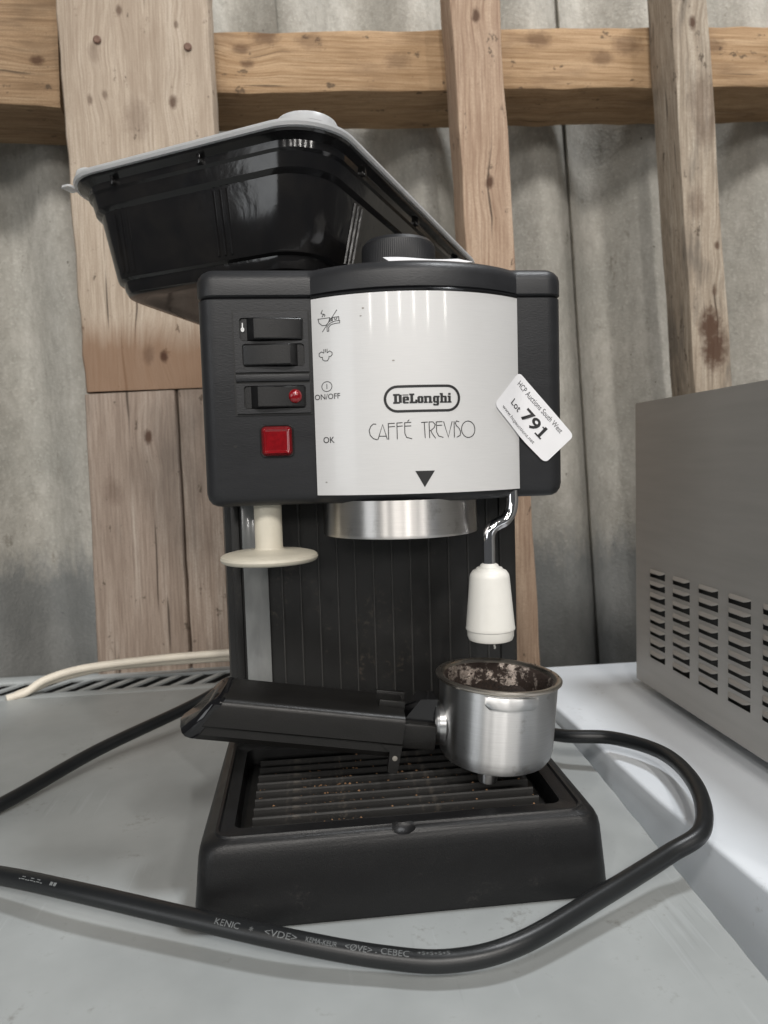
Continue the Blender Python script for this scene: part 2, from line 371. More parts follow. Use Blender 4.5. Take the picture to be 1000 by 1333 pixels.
# ------------------------------------------------------------ barn wall
wall = thing('barn_wall', 'timber framed barn wall lined with grey corrugated fibre cement sheets', 'wall', (0, .62, -.3))
WO = Vector((0, .62, -.3))
def plank(name, quad, y0, y1, mat, label=None, nz=24, nx=6, wob=.0012, along=1, bev=True):
    """quad: bottom-left, bottom-right, top-right, top-left (x, z) of the front face; worn, slightly wavy arrises"""
    bl, br, tr, tl = [Vector(q) for q in quad]
    V = []; Fc = []
    if along == 0: nz, nx = nx, nz
    prof = [(0, 1), (0, .06), (.02, .012), (.06, 0)] + [(.06+.88*i/nx, 0) for i in range(1, nx)] + [(.94, 0), (.98, .012), (1, .06), (1, 1)]
    if along == 0: prof = [(i/nx, 0) for i in range(nx+1)]
    rows = []
    rnd = random.Random(hash(name) % 97 + int(abs(bl.x)*1000))
    if along == 1:
        for i in range(nz+1):
            t = i/nz; a = bl.lerp(tl, t); b_ = br.lerp(tr, t); wl = (b_-a).length
            ja = rnd.uniform(-wob, wob); jb = rnd.uniform(-wob, wob)
            rows.append([(a.x+(b_.x-a.x)*s+(ja if s < .5 else jb), y0+(y1-y0)*min(1, d*wl/max(.02, y1-y0)) if d < 1 else y1, a.y+(b_.y-a.y)*s) for s, d in prof])
    else:
        pz = [(0, 1), (0, .06), (.02, .012), (.06, 0), (.3, 0), (.6, 0), (.94, 0), (.98, .012), (1, .06), (1, 1)]
        for i in range(nx+1):
            t = i/nx; a = bl.lerp(br, t); b_ = tl.lerp(tr, t); wl = (b_-a).length
            ja = rnd.uniform(-wob, wob); jb = rnd.uniform(-wob, wob)
            rows.append([(a.x+(b_.x-a.x)*s, y0+(y1-y0)*min(1, d*wl/max(.02, y1-y0)) if d < 1 else y1, a.y+(b_.y-a.y)*s+(ja if s < .5 else jb)) for s, d in pz])
    rows = [[Vector(p)-WO for p in r] for r in rows]
    return loft(name, rows, mat, wall, True, True, 40, label)
LT = ((.20, .15, .10), (.40, .32, .23), (.53, .45, .345))
def K(*a): return [(x, z-WO.z, r, k) for x, z, r, k in a]
wood('wood_board', (.32, .25, .19), (.50, .415, .33), (.60, .52, .43), 2, K((-.167, .608, .0055, .8), (-.2515, .608, .004, .6), (-.236, .614, .004, .55), (-.217, .698, .0045, .7), (-.160, .686, .003, .6), (-.205, .590, .016, .3), (-.245, .655, .008, .3), (-.19, .43, .012, .25), (-.189, .344, .0055, .95), (-.205, .346, .008, .4)), .45, stain_col=(.31, .235, .175), band=(.675, .71, (.235, .135, .08)))
wood('wood_lower', (0.22, 0.165, 0.13), (0.38, 0.305, 0.25), (0.52, 0.45, 0.385), 2, K((-.210, .258, .006, .85), (-.25, .20, .012, .3)), .45, stain_col=(.19, .155, .13))
wood('wood_rail', (0.27, 0.165, 0.085), (0.47, 0.32, 0.19), (0.57, 0.42, 0.27), 0, K((-.096, .680, .007, .55), (-.090, .664, .006, .6), (.077, .672, .012, .4), (-.070, .695, .012, .6), (-.02, .690, .012, .4), (.315, .682, .011, .5), (.345, .697, .015, .5), (.24, .700, .012, .5), (.45, .700, .012, .5)), .5, stain_col=(.16, .10, .06))
wood('wood_rail_brown', (0.2, 0.125, 0.07), (0.37, 0.25, 0.15), (0.45, 0.33, 0.21), 0, K((-.31, .66, .006, .8),), .35)
wood('wood_stud', (0.27, 0.175, 0.12), (0.47, 0.345, 0.25), (0.58, 0.45, 0.34), 2, K((.156, .697, .006, .85), (.168, .524, .006, .9), (.17, .40, .004, .5)), .15, stain_col=(.33, .23, .16))
wood('wood_stud_grey', (0.22, 0.175, 0.13), (0.43, 0.36, 0.285), (0.62, 0.56, 0.47), 2, K((.395, .692, .0055, .9), (.424, .455, .004, .8), (.421, .405, .005, .6), (.405, .612, .022, .4), (.416, .365, .017, .9), (.421, .342, .020, .9), (.41, .585, .018, .4), (.40, .50, .012, .4)), .75, stain_col=(.12, .105, .09))
# corrugated sheets
def sheet(x0, x1, dy, label):
    n = int((x1-x0)/.006); rows = []
    for k in range(16):
        z = -.28+1.3*k/15; xs = -(z-.63)*.056
        rows.append([Vector((x0+(x1-x0)*i/n+xs, .629+dy-.028*math.cos(2*math.pi*(x0+(x1-x0)*i/n-.277)/.153), z))-WO for i in range(n+1)])
    V = [p for r in rows for p in r]; n1 = n+1; off = Vector((0, .0065, 0)); m0 = len(V); V += [p+off for p in V]
    Fc = [(i*n1+j, i*n1+j+1, (i+1)*n1+j+1, (i+1)*n1+j) for i in range(15) for j in range(n)]
    Fc += [(m0+a, m0+d, m0+c, m0+b_) for a, b_, c, d in Fc]
    for i in range(15):
        Fc.append((i*n1, (i+1)*n1, m0+(i+1)*n1, m0+i*n1)); Fc.append((i*n1+n, m0+i*n1+n, m0+(i+1)*n1+n, (i+1)*n1+n))
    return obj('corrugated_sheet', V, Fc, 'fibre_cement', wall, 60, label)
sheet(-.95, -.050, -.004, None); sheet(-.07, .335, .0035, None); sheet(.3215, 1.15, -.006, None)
# rails behind the uprights
plank('rail', ((-.20, .6287), (.90, .668), (.90, .741), (-.20, .694)), .50, .592, 'wood_rail', 'pale orange horizontal rail with dark specks', along=0, nz=40)
plank('rail', ((-.75, .625), (-.2895, .611), (-.2865, .735), (-.75, .742)), .497, .592, 'wood_rail_brown', 'brown horizontal rail at the left', along=0, nz=20)
plank('stud', ((.1735, -.25), (.2300, -.25), (.1790, .80), (.1240, .80)), .455, .4995, 'wood_stud', 'pale pinkish upright stud behind the machine')
plank('stud', ((.4350, -.25), (.4850, -.25), (.4060, .80), (.3640, .80)), .445, .4965, 'wood_stud_grey', 'weathered grey upright stud with black stains')
plank('board', ((-.2752, .3075), (-.1190, .3105), (-.1250, .80), (-.2840, .80)), .470, .4955, 'wood_board', 'wide pale upright board, stained brown at its foot')
plank('board', ((-.2800, -.25), (-.1753, -.25), (-.1789, .3080), (-.2748, .3050)), .470, .495, 'wood_lower', 'weathered pale board below the stained one', wob=.0005)
plank('board', ((-.1748, -.25), (-.0800, -.25), (-.0850, .3090), (-.1785, .3085)), .472, .495, 'wood_lower', 'darker brown board beside the weathered one', wob=.0005)
plank('stud', ((-.2600, -.25), (-.1500, -.25), (-.1500, .80), (-.2600, .80)), .4985, .592, 'wood_lower')
for x, z, y in ((-.2406, .668, .4695), (-.1490, .6635, .4695)):
    o = lathe('screw_head', [(.0035, 0), (.0042, .0008), (.0030, .0016), (0.0005, .0013)], 'screw_rust', wall, n=16, cap0=True, cap1=True)
    o.rotation_euler = (R_(90), 0, 0); o.location = Vector((x, y, z))-WO

# ------------------------------------------------------------ microwave oven on the counter
mw = thing('microwave_oven', 'stainless steel microwave oven with rows of louvre vents on the white counter', 'microwave', (.25, .28, .012))
# side panel with the louvre openings cut out: built as a grid so each slot is a real hole
cols = [(.2530-i*.0392, .2530-i*.0392-.0262) for i in range(8)]; rows_ = [.1245-.0101*i for i in range(8)]
def side_panel():
    ys = [.28]; 
    for a, b_ in cols: ys += [a, b_]
    ys.append(-.14); ys = sorted(ys)
    zs = [.0215]
    for zr in reversed(rows_): zs += [zr-.0058, zr]
    zs.append(.2695)
    V = []; idx = {}; Fc = []
    def vid(i, j):
        if (i, j) not in idx: idx[i, j] = len(V); V.append((0, ys[i]-.28, zs[j]-.012))
        return idx[i, j]
    for i in range(len(ys)-1):
        for j in range(len(zs)-1):
            slot_y = any(abs(ys[i]-b_) < 1e-6 and abs(ys[i+1]-a) < 1e-6 for a, b_ in cols)
            slot_z = any(abs(zs[j]-(zr-.0058)) < 1e-6 and abs(zs[j+1]-zr) < 1e-6 for zr in rows_)
            if slot_y and slot_z: continue
            Fc.append((vid(i, j), vid(i+1, j), vid(i+1, j+1), vid(i, j+1)))
    return obj('side_panel', V, Fc, 'steel_panel', mw, 30)
side_panel()
box('inner_wall', .006, .012, -.42, 0, .012, .25, 'steel_dark', mw)
# hooded louvre: a small pressed scoop over each slot, open at its lower edge
def louvre_mesh():
    V = []; Fc = []; n = 12; L = .0262
    for i in range(n+1):
        t = i/n; e = min(1, min(t, 1-t)/.2); e = math.sin(e*math.pi/2)
        y = -t*L
        for a in range(5):
            f_ = a/4; V.append((-.0026*e*math.sin(f_*math.pi/2), y, .0012*(1-f_)-.0016*e*f_))
    for i in range(n):
        for a in range(4): Fc.append((i*5+a, i*5+a+1, (i+1)*5+a+1, (i+1)*5+a))
    return V, Fc
proto = None
for a, b_ in cols:
    for zr in rows_:
        if proto is None: proto = obj('louvre', *louvre_mesh(), 'steel_panel', mw, 60); o = proto
        else: o = proto.copy(); C.objects.link(o)
        o.location = (0, a-.28, zr-.012)
bm = box_bm(0.0012, .40, -.42, 0, .0095, .2575, 0)
for f_ in [f_ for f_ in bm.faces if f_.normal.x < -.5]: bm.faces.remove(f_)
frombm('casing', bm, 'steel_panel', mw, 30)
for yy in (-.03, -.38):
    for xx in (.03, .37): lathe('foot', [(.010, 0), (.011, .004), (.011, .0095)], 'black_rubber', mw, (xx, yy, 0), 20, True, True)

# ------------------------------------------------------------ coffee machine
cm = thing('coffee_machine', 'black espresso coffee machine with a silver front plate and a drip tray', 'coffee machine')
# base with sunken tray
def base_ring(hxf, hxb, y0, y1, z, r=.0105, n=7):
    hxf += .0020; hxb += .0005
    P = []
    for cx, cy, a0 in ((hxb-r, y1-r, 0), (-hxb+r, y1-r, 90), (-hxf+r, y0+r, 180), (hxf-r, y0+r, 270)):
        for i in range(n+1):
            a = R_(a0+90*i/n); P.append((cx+r*math.cos(a), cy+r*math.sin(a), z))
    return P
B = [base_ring(.1030, .1020, .0005, .245, .0006), base_ring(.1035, .1025, 0, .245, .002), base_ring(.1028, .1022, .0004, .245, .012), base_ring(.1006, .1012, .0010, .244, .034),
     base_ring(.0998, .1006, .0016, .2435, .0380), base_ring(.0984, .0995, .0026, .242, .0408), base_ring(.0962, .0975, .0040, .240, .0426), base_ring(.0930, .0955, .0058, .130, .0436, .010),
     base_ring(.0922, .0945, .0064, .1285, .0447, .009), base_ring(.0908, .0930, .0078, .127, .0447, .008), base_ring(.0900, .0922, .0086, .126, .0434, .008),
     base_ring(.0838, .0862, .0196, .122, .0418, .005), base_ring(.0830, .0854, .0204, .121, .0300, .005)]
base = loft('base', B, 'black_base', cm, True, True, 38)
# thumb notch at the middle of the front rim
bm = bmesh.new(); bmesh.ops.create_uvsphere(bm, u_segments=20, v_segments=10, radius=1)
for v in bm.verts: v.co = Vector((v.co.x*.0080-.001, v.co.y*.0064+.0022, v.co.z*.0050+.0455))
nt_o = frombm('thumb_notch', bm, 'black_dark')
md = base.modifiers.new('cut', 'BOOLEAN'); md.operation = 'DIFFERENCE'; md.object = nt_o; md.solver = 'EXACT'
bpy.context.view_layer.update()
me_ = bpy.data.meshes.new_from_object(base.evaluated_get(bpy.context.evaluated_depsgraph_get()))
base.modifiers.clear(); base.data = me_; me_.shade_smooth(); me_.set_sharp_from_angle(angle=R_(38)); bpy.data.objects.remove(nt_o)
# grille bars: each a leaning blade
gr = box('drip_grille', -.0826, .0826, .0214, .1205, .0305, .0325, 'black_dark', cm)
proto = None
for i in range(9):
    y = .0250+i*.0104; hw = .0775+.0000*i
    if proto is None:
        P = [(-.0036, .0326), (-.0031, .0394), (-.0025, .0402), (-.0015, .0401), (.0030, .0365), (.0042, .0326)]
        rings = [[(x, p[0], p[1]) for p in P] for x in (-hw, -hw+.0006, hw-.0006, hw)]
        proto = loft('bar', rings, 'black_bar', gr, smooth=25); o = proto
    else: o = proto.copy(); C.objects.link(o)
    o.location.y = y
# column
col = loft('column', [[(x, y, z) for x, y in offset([(-.0975, .1325+.006), (-.0960, .1325+.001), (-.0930, .1325), (.0930, .1325), (.0960, .1335), (.0975, .1385), (.0975, .243), (-.0975, .243)], 0)] for z in (.0428, .206)], 'black_column', cm, False, False, 30)
proto = None
for i, x in enumerate([-.0607, -.0488, -.0367, -.0246, -.013, -.0008, .0115, .0239, .0363, .0497, .063, .0760]):
    if proto is None:
        rings = [[(-.0007, .1326, z), (-.0003, .1315, z), (.0003, .1315, z), (.0007, .1326, z)] for z in (.0445, .204)]
        proto = loft('rib', rings, 'black_rib', col, smooth=30); o = proto
    else: o = proto.copy(); C.objects.link(o)
    o.location.x = x
box('edge_strip', -.0920, -.0868, .1309, .1324, .044, .2045, 'black_column', col, .0005)
box('water_gauge', -.0852, -.0694, .1304, .1324, .044, .2045, 'gauge_plastic', cm, .0007, label='grey translucent water level strip')
box('edge_strip', .0845, .0855, .1313, .1324, .044, .2045, 'black_column', col, .0003)
# head: plan outline with the bowed centre
xc, hh, sg = .0217, .0584, .021; RA = (hh*hh+sg*sg)/(2*sg); ya = .069-sg+RA
def arc_y(x, off=0): return ya-math.sqrt((RA+off)**2-(x-xc)**2)
def corner(cx, cy, r, a0, n=7): return [(cx+r*math.cos(R_(a0+90*i/n)), cy+r*math.sin(R_(a0+90*i/n))) for i in range(n+1)]
PL = corner(-.0990+.010, .069+.010, .010, 180) + [(-.060, .069), (-.0385, .069)]
PL += [(xc-hh+2*hh*i/30, arc_y(xc-hh+2*hh*i/30)) for i in range(31)]
PL += [(.0815, .069)] + corner(.1082-.010, .069+.010, .010, 270) + corner(.1082-.012, .240-.012, .012, 0) + corner(-.099+.012, .240-.012, .012, 90)
def hring(d, z): return [(x, y, z) for x, y in offset(PL, d)]
head = loft('head', [hring(.0085, .2020), hring(.0052, .2024), hring(.0026, .2037), hring(.0008, .2062), hring(0, .2095), hring(0, .3160), hring(.0012, .3168)], 'black_plastic', cm, True, True, 35)
lid = loft('top_cover', [hring(.0016, .3169), hring(.0004, .3176), hring(-.0004, .3184), hring(-.0004, .3262), hring(.0004, .3290), hring(.0022, .3312), hring(.0050, .3328), hring(.0090, .3338), hring(.0130, .3342)], 'black_plastic', cm, True, True, 35)
tp = loft('top_plate', [[(x+.003, y+.165, z) for x, y in rrect(.088-d, .068-d, .014)] for d, z in ((0, .3335), (0, .3348), (.0006, .3354), (.0016, .3358))], 'black_plastic', cm, True, True, 30)
# ribbed filler cap on the top
capr = []
for z, r in ((.3356, .0236), (.3590, .0236), (.3615, .0229), (.3638, .0208), (.3648, .0170)):
    capr.append([(.0213+(r+(-.0003 if i % 2 and r > .0229 else 0))*math.cos(2*math.pi*i/232), .130+(r+(-.0003 if i % 2 and r > .0229 else 0))*math.sin(2*math.pi*i/232), z) for i in range(232)])
loft('filler_cap', capr, 'black_plastic', cm, True, True, 25)
# silver front plate on the bow, with trim strip above it
def onplate(x, z, off): 
    k = (RA+off)/RA; return (xc+(x-xc)*k, ya-math.sqrt(max(0, (RA+off)**2-((x-xc)*k)**2)), z)
n = 56; V = []; Fc = []; pw = .0578
zt = .3154; zb = .2072
for off in (.0002, .0010):
    for zz in (zb, zt):
        for i in range(n+1): V.append(onplate(xc-pw+2*pw*i/n, zz, off))
q = n+1
for i in range(n):
    Fc += [(2*q+i, 2*q+i+1, 3*q+i+1, 3*q+i), (i, q+i, q+i+1, i+1), (i, i+1, 2*q+i+1, 2*q+i), (q+i, 3*q+i, 3*q+i+1, q+i+1)]
Fc += [(0, 2*q, 3*q, q), (n, q+n, 3*q+n, 2*q+n)]
plate = obj('front_plate', V, Fc, 'silver_plate', cm, 30, 'satin silver curved front plate with black print')
tr_ = [[onplate(xc-pw+2*pw*i/40, z, o_) for z, o_ in ((.3157, .0002), (.3158, .0012), (.3166, .0016), (.3172, .0012), (.3172, .0002))] for i in range(41)]
loft('trim_strip', tr_, 'black_gloss', cm, True, True, 50)
def print_on(name, V, Fc, mat='ink', parent=plate, off=.0012):
    return obj(name, [onplate(v.x, v.y, off) for v in V], Fc, mat, parent, 0)
# maker's mark in an oblong ring
V = []; Fc = []
pill = [(xc-.0006-.0200+.0066+.0066*math.cos(R_(a))-.0, .2584+.0066*math.sin(R_(a))) for a in range(90, 271, 12)] + [(xc-.0006+.0200-.0066+.0066*math.cos(R_(a)), .2584+.0066*math.sin(R_(a))) for a in range(-90, 91, 12)]
k0 = pill[len(pill)//2-1]; k1 = pill[len(pill)//2]
top = [(pill[-1][0]+(pill[0][0]-pill[-1][0])*t/8, pill[0][1]) for t in range(1, 8)]
bot = [(k0[0]+(k1[0]-k0[0])*t/8, k0[1]) for t in range(1, 8)]
h_ = len(pill)//2; pill = pill[:h_]+bot+pill[h_:]+top
ribbon([pill+[pill[0]]], .00135, V, Fc); print_on('print', V, Fc)
G = [(0, [(0, 0, 50, 13), (0, 65, 50, 78), (8, 13, 28, 65), (45, 7, 66, 71)]),
     (75, [(0, 6, 19, 50), (6, 45, 44, 56), (6, 0, 46, 11), (19, 24, 50, 33), (31, 33, 50, 50), (0, 66, 46, 71)]),
     (130, [(0, 0, 61, 13), (8, 13, 28, 66), (0, 66, 38, 78), (47, 13, 61, 28)]),
     (195, [(0, 8, 18, 48), (29, 8, 47, 48), (6, 44, 41, 56), (6, 0, 41, 12)]),
     (246, [(6, 10, 24, 46), (0, 46, 24, 56), (0, 0, 30, 10), (24, 44, 58, 56), (44, 10, 62, 50), (38, 0, 70, 10)]),
     (323, [(0, 8, 18, 48), (29, -14, 47, 48), (6, 45, 54, 56), (6, 1, 29, 12), (4, -22, 42, -11), (1, -18, 15, -8)]),
     (380, [(6, 10, 24, 68), (0, 68, 24, 78), (0, 0, 30, 10), (24, 44, 52, 56), (38, 10, 56, 50), (34, 0, 62, 10)]),
     (446, [(6, 10, 24, 46), (0, 46, 24, 56), (0, 0, 30, 10), (6, 64, 24, 78)])]
V = []; Fc = []; sc = .0312/476
for gx, rects in G:
    for (a, b_, c, d) in rects:
        i0 = len(V); 
        for px, py in ((a-1.5, b_-1), (c+1.5, b_-1), (c+1.5, d+1), (a-1.5, d+1)): V.append(Vector((xc-.0162+(gx+px)*sc, .25595+py*sc)))
        Fc.append((i0, i0+1, i0+2, i0+3))
print_on('lettering', V, Fc)
# thin deco lettering
S = [[(70, 395), (48, 393), (28, 412), (15, 445), (22, 482), (45, 508), (76, 518)], [(80, 516), (119, 398), (152, 516)], [(92, 490), (144, 490)],
     [(162, 517), (162, 392), (212, 389)], [(162, 418), (212, 414)], [(228, 515), (228, 388), (272, 385)], [(228, 415), (272, 411)],
     [(338, 383), (288, 386), (287, 468), (300, 500), (342, 512)], [(288, 413), (338, 411)], [(310, 377), (324, 362)],
     [(416, 385), (468, 381)], [(440, 383), (445, 507)], [(480, 507), (478, 380), (508, 380), (526, 400), (518, 425), (490, 448), (480, 450)], [(490, 448), (500, 470), (527, 508)],
     [(585, 377), (535, 380), (537, 460), (552, 490), (590, 502)], [(536, 408), (582, 405)], [(594, 376), (630, 500), (664, 374)], [(680, 374), (680, 502)],
     [(722, 378), (700, 371), (689, 388), (698, 408), (720, 428), (733, 455), (728, 485), (700, 500)], circ(798, 436, 57, 65, 36)]
uu = .0578/843
S = [[(-.0076+(u-15)*uu, .2370+(517-(v_+.023*(u-75)))*uu) for u, v_ in L] for L in S]
V = []; Fc = []; ribbon(S, .00042, V, Fc); print_on('lettering', V, Fc)
# arrow, icons and small words
print_on('arrow', [Vector((.0161, .2195)), Vector((.0267, .2195)), Vector((.0210, .2106))], [(0, 1, 2)])
def icon(lines, cx, cz, k, wd):
    V = []; Fc = []; ribbon([[(cx+x*k, cz+z*k) for x, z in L] for L in lines], wd, V, Fc); print_on('symbol', V, Fc)
# cup with steam, slash, tap
icon([[(-13, 4), (-12, -1), (-8, -5), (-3, -5), (0, -2), (2, 4), (-13, 4)], [(1, 2), (4, 3), (4, 0), (0, -1)], [(-8, 6), (-6, 9), (-9, 11), (-7, 15)], [(-5, 6), (-4, 8), (-6, 10)], [(11, 13), (-8, -13)],
      [(0, -13), (0, -8), (3, -5), (9, -4), (14, -4), (14, -1), (8, -1), (2, -3), (-2, -7), (-2, -13), (0, -13)], [(5, -1), (5, 4), (13, 4), (13, -1)], [(7, 4), (8, 1), (10, 1), (11, 4)]], -.0270, .3025, .00042, .00030)
icon([[(-2, 3), (-2, 8)], [(2, 3), (2, 8)], [(0, 4), (0, 8)], [(-2, 3), (-5, 5), (-8, 3), (-8, 0), (-6, -2), (-4, -2), (-4, -5), (-1, -7), (2, -7), (4, -4), (4, -2), (6, -2), (8, 0), (8, 3), (5, 5), (2, 3)]], -.0291, .2842, .00043, .00030)
icon([circ(0, 0, 6, 6, 24), [(0, -3), (0, 3)]], -.0290, .2672, .00045, .00030)
for body, x0, x1, z0, z1 in (('ON/OFF', -.0356, -.0222, .2602, .2632), ('OK', -.0318, -.0259, .2362, .2396)):
    V, Fc = text2d(body, 1); print_on('lettering', fitbox(V, x0, x1, z0, z1), Fc)
# small scuffs on the plate
for x, z, a in ((-.009, .3075, .0008), (-.0102, .3035, .0006), (.0060, .2790, .0007), (-.031, .2145, .0006)):
    print_on('scuff', [Vector((x+a*math.cos(t)*random.uniform(.6, 1.4), z+a*.5*math.sin(t))) for t in [i*1.05 for i in range(6)]], [(0, 1, 2, 3, 4, 5)], 'silver_dirt')
# switch block
YF = .069
sb = box('switch_block', -.0802, -.0380, YF-.0005, YF+.001, .2525, .3100, 'black_dark', cm)
def frame_plate(x0, x1, z0, z1, holes):
    """plate with rounded rectangular holes, 1.6 mm thick"""
    bm = bmesh.new(); 
    def loop(P): 
        vs = [bm.verts.new((x, YF-.0018, z)) for x, z in P]; return [bm.edges.new((vs[i], vs[(i+1) % len(vs)])) for i in range(len(vs))]
    E_ = loop([(x0, z0), (x1, z0), (x1, z1), (x0, z1)])
    for (a, b_, c, d) in holes:
        E_ += loop([((a+b_)/2+x, (c+d)/2+z) for x, z in rrect((b_-a)/2, (d-c)/2, .0018, 4)])
    bmesh.ops.triangle_fill(bm, edges=E_, use_beauty=True)
    for f_ in list(bm.faces):
        p = f_.calc_center_median()
        if any(a < p.x < b_ and c < p.z < d for a, b_, c, d in holes) and all(any(a-1e-5 <= v.co.x <= b_+1e-5 and c-1e-5 <= v.co.z <= d+1e-5 for a, b_, c, d in holes) for v in f_.verts): 
            # keep faces that bridge two holes
            if sum(all(a-1e-5 <= v.co.x <= b_+1e-5 and c-1e-5 <= v.co.z <= d+1e-5 for v in f_.verts) for a, b_, c, d in holes): bm.faces.remove(f_)
    ex = bmesh.ops.extrude_face_region(bm, geom=bm.faces[:])
    for v in ex['geom']:
        if isinstance(v, bmesh.types.BMVert): v.co.y = YF-.0002
    return frombm('bezel', bm, 'black_plastic', sb, 30)
h1 = (-.0762, -.0415, .2932, .3058); h2 = (-.0752, -.0412, .2792, .2917); h3 = (-.0752, -.0412, .2562, .2688)
frame_plate(-.0793, -.0388, .2762, .3092, [h1, h2]); frame_plate(-.0793, -.0388, .2536, .2698, [h3])
box('divider', -.0793, -.0388, YF-.0018, YF-.0002, .2712, .2750, 'black_plastic', sb, .0003)
def rocker(h, hi_left, a=.0006):
    x0, x1, z0, z1 = h; x0 += a; x1 -= a; L = x1-x0
    P = [(0, -.0006), (.10, -.0010), (.22, -.0058), (.30, -.0062), (.97, -.0034), (1, -.0028), (1, 0), (0, 0)]
    if not hi_left: P = [(1-t, y) for t, y in P][::-1]
    rings = []
    for z, d in ((z0+.0004, .0012), (z0+.0006, .0006), (z0+.0012, .0001), (z1-.0012, .0001), (z1-.0006, .0006), (z1-.0004, .0012)):
        rings.append([(x0+t*L, YF+min(0, y+d) if y < -.001 else YF+y, z) for t, y in P])
    return loft('rocker_switch', rings, 'black_switch', sb, True, True, 25)
rocker(h1, True); rocker(h2, False); rocker(h3, True)
mk = [Vector(p) for p in ((-.0748, .2985), (-.0742, .2985), (-.0742, .3030), (-.0748, .3030))] 
obj('switch_mark', [(v.x, YF-.0016, v.y) for v in mk], [(0, 1, 2, 3)], 'white_print', sb, 0)
V = []; Fc = []; ribbon([circ(-.0745, .2994, .0007, .0010, 14)], .0005, V, Fc); obj('switch_mark', [(v.x, YF-.00175, v.y) for v in V], Fc, 'white_print', sb, 0)
# round lamp in the lowest switch
bm = bmesh.new(); bmesh.ops.create_uvsphere(bm, u_segments=24, v_segments=12, radius=1)
for v in bm.verts: v.co = Vector((-.0471+v.co.x*.0037, YF-.0040+v.co.y*.0022, .2626+v.co.z*.0039))
frombm('switch_lamp', bm, 'red_lens', sb)
# square pilot lamp with moulded rings
n = 30; V = []; Fc = []
for i in range(n+1):
    for j in range(n+1):
        x = -1+2*i/n; z = -1+2*j/n; e = max(abs(x), abs(z)); cr = max(0, (abs(x)-.7)/.3)**2+max(0, (abs(z)-.7)/.3)**2
        sx = x; sz = z
        if cr > 1: k = 1/math.sqrt(cr); sx = math.copysign(.7+.3*(abs(x)-.7)/.3*k, x); sz = math.copysign(.7+.3*(abs(z)-.7)/.3*k, z)
        d = math.hypot(x, z); edge_ = max(0, (max(e, math.sqrt(cr)*.3+.7 if cr > 0 else 0)-.72)/.28)
        yy = -.0040*(1-edge_**2)+.0011*(1 if e < .68 else max(0, 1-(e-.68)/.10))
        V.append((-.0582+sx*.0086, YF+min(.0, yy)-.0001, .2382+sz*.0083))
for i in range(n):
    for j in range(n): Fc.append((i*(n+1)+j, (i+1)*(n+1)+j, (i+1)*(n+1)+j+1, i*(n+1)+j+1))
pl = obj('pilot_lamp', V, Fc, 'red_lens', cm, 60, 'square red pilot lamp')
loft('bezel', [[(-.0582+x, y, .2382+z) for x, z in rrect(.0094-d, .0091-d, .003, 5)] for d, y in ((0, YF-.0001), (0, YF-.0006), (.0004, YF-.0009), (.0010, YF-.0006), (.001, YF-.0001))], 'black_dark', pl, False, False)
obj('scuff', [(-.0812+.0014*math.cos(t)*(1.3 if i % 2 else .8), YF-.00015, .2357+.0007*math.sin(t)) for i, t in enumerate([i*.9 for i in range(7)])], [tuple(range(7))], 'black_dark', head, 0)
# brewing group
lathe('brew_group', [(.0463, .2062), (.0465, .1870), (.0466, .1858), (.0462, .1850), (.0385, .1848), (.038, .188), (.0, .188)], 'aluminium_group', cm, (.0132, .0945, -.0025), 96)
# tamper fixed under the head
lathe('tamper', [(.0081, .2005), (.0081, .1745), (.0085, .1733), (.0100, .1726), (.0220, .1716), (.0270, .1704), (.0283, .1694), (.0287, .1680), (.0282, .1666), (.0268, .1656), (.020, .1653), (0, .1653)], 'cream_plastic', cm, (-.0660, .090, .0025), 72)
# steam wand
sw = tube('steam_pipe', catmull([(.0762, .0705, .2060), (.0760, .0700, .1990), (.0744, .0695, .1930), (.0712, .0690, .1890), (.0672, .0685, .1872), (.0634, .0680, .1848), (.0614, .0680, .1805), (.0612, .0680, .1720), (.0612, .0680, .1600)], 8), .0036, 'chrome', cm, 20)
lathe('steam_nozzle', [(0, .1640), (.0040, .1640), (.0052, .1632), (.0056, .1622), (.0074, .1616), (.0080, .1606), (.0098, .1598), (.0112, .1578), (.0116, .1560), (.0141, .1275), (.0144, .1262), (.0143, .1256), (.0136, .1253), (.0135, .1215), (.0128, .1196), (.0110, .1188), (0, .1186)], 'white_plastic', cm, (.0612, .0680, .0003), 64, label='white tapered steam nozzle')
tube('water_drip', [Vector(p) for p in ((.0630, .0665, .1186), (.0634, .0665, .1172), (.0629, .0665, .1160), (.0634, .0665, .1148), (.0630, .0665, .1140))], .0006, 'white_plastic', cm, 8)
# power cable
pts = [(-.085, .285, .055), (-.1365, .2662, .030), (-.2039, .2097, .016), (-.2517, .1483, .006), (-.2838, .1072, .006), (-.2561, .068, .01), (-.2098, .0434, .014), (-.1641, .0205, .016), (-.1035, -.0105, .0145), (-.0569, -.0292, .013), (-.0168, -.0412, .010), (.0128, -.0467, .009), (.0444, -.0441, .012), (.0887, -.0224, .016), (.1336, -.0026, .020), (.1586, .0108, .026), (.1799, .0517, .028), (.1878, .1068, .026), (.1683, .1416, .024), (.1378, .1584, .022), (.118, .185, .018), (.110, .225, .012), (.09, .262, .030), (.06, .2445, .05)]
path = catmull([Vector(p)+(Vector((random.uniform(-.0012, .0012), random.uniform(-.0012, .0012), random.uniform(-.0005, .0005))) if 1 < i < 22 else Vector()) for i, p in enumerate(pts)], 12); RC = .0047
cable = tube('power_cable', path, RC, 'black_rubber', cm, 16, 'thick black power cable looping round the machine')
acc = [0]
for i in range(1, len(path)): acc.append(acc[-1]+(path[i]-path[i-1]).length)
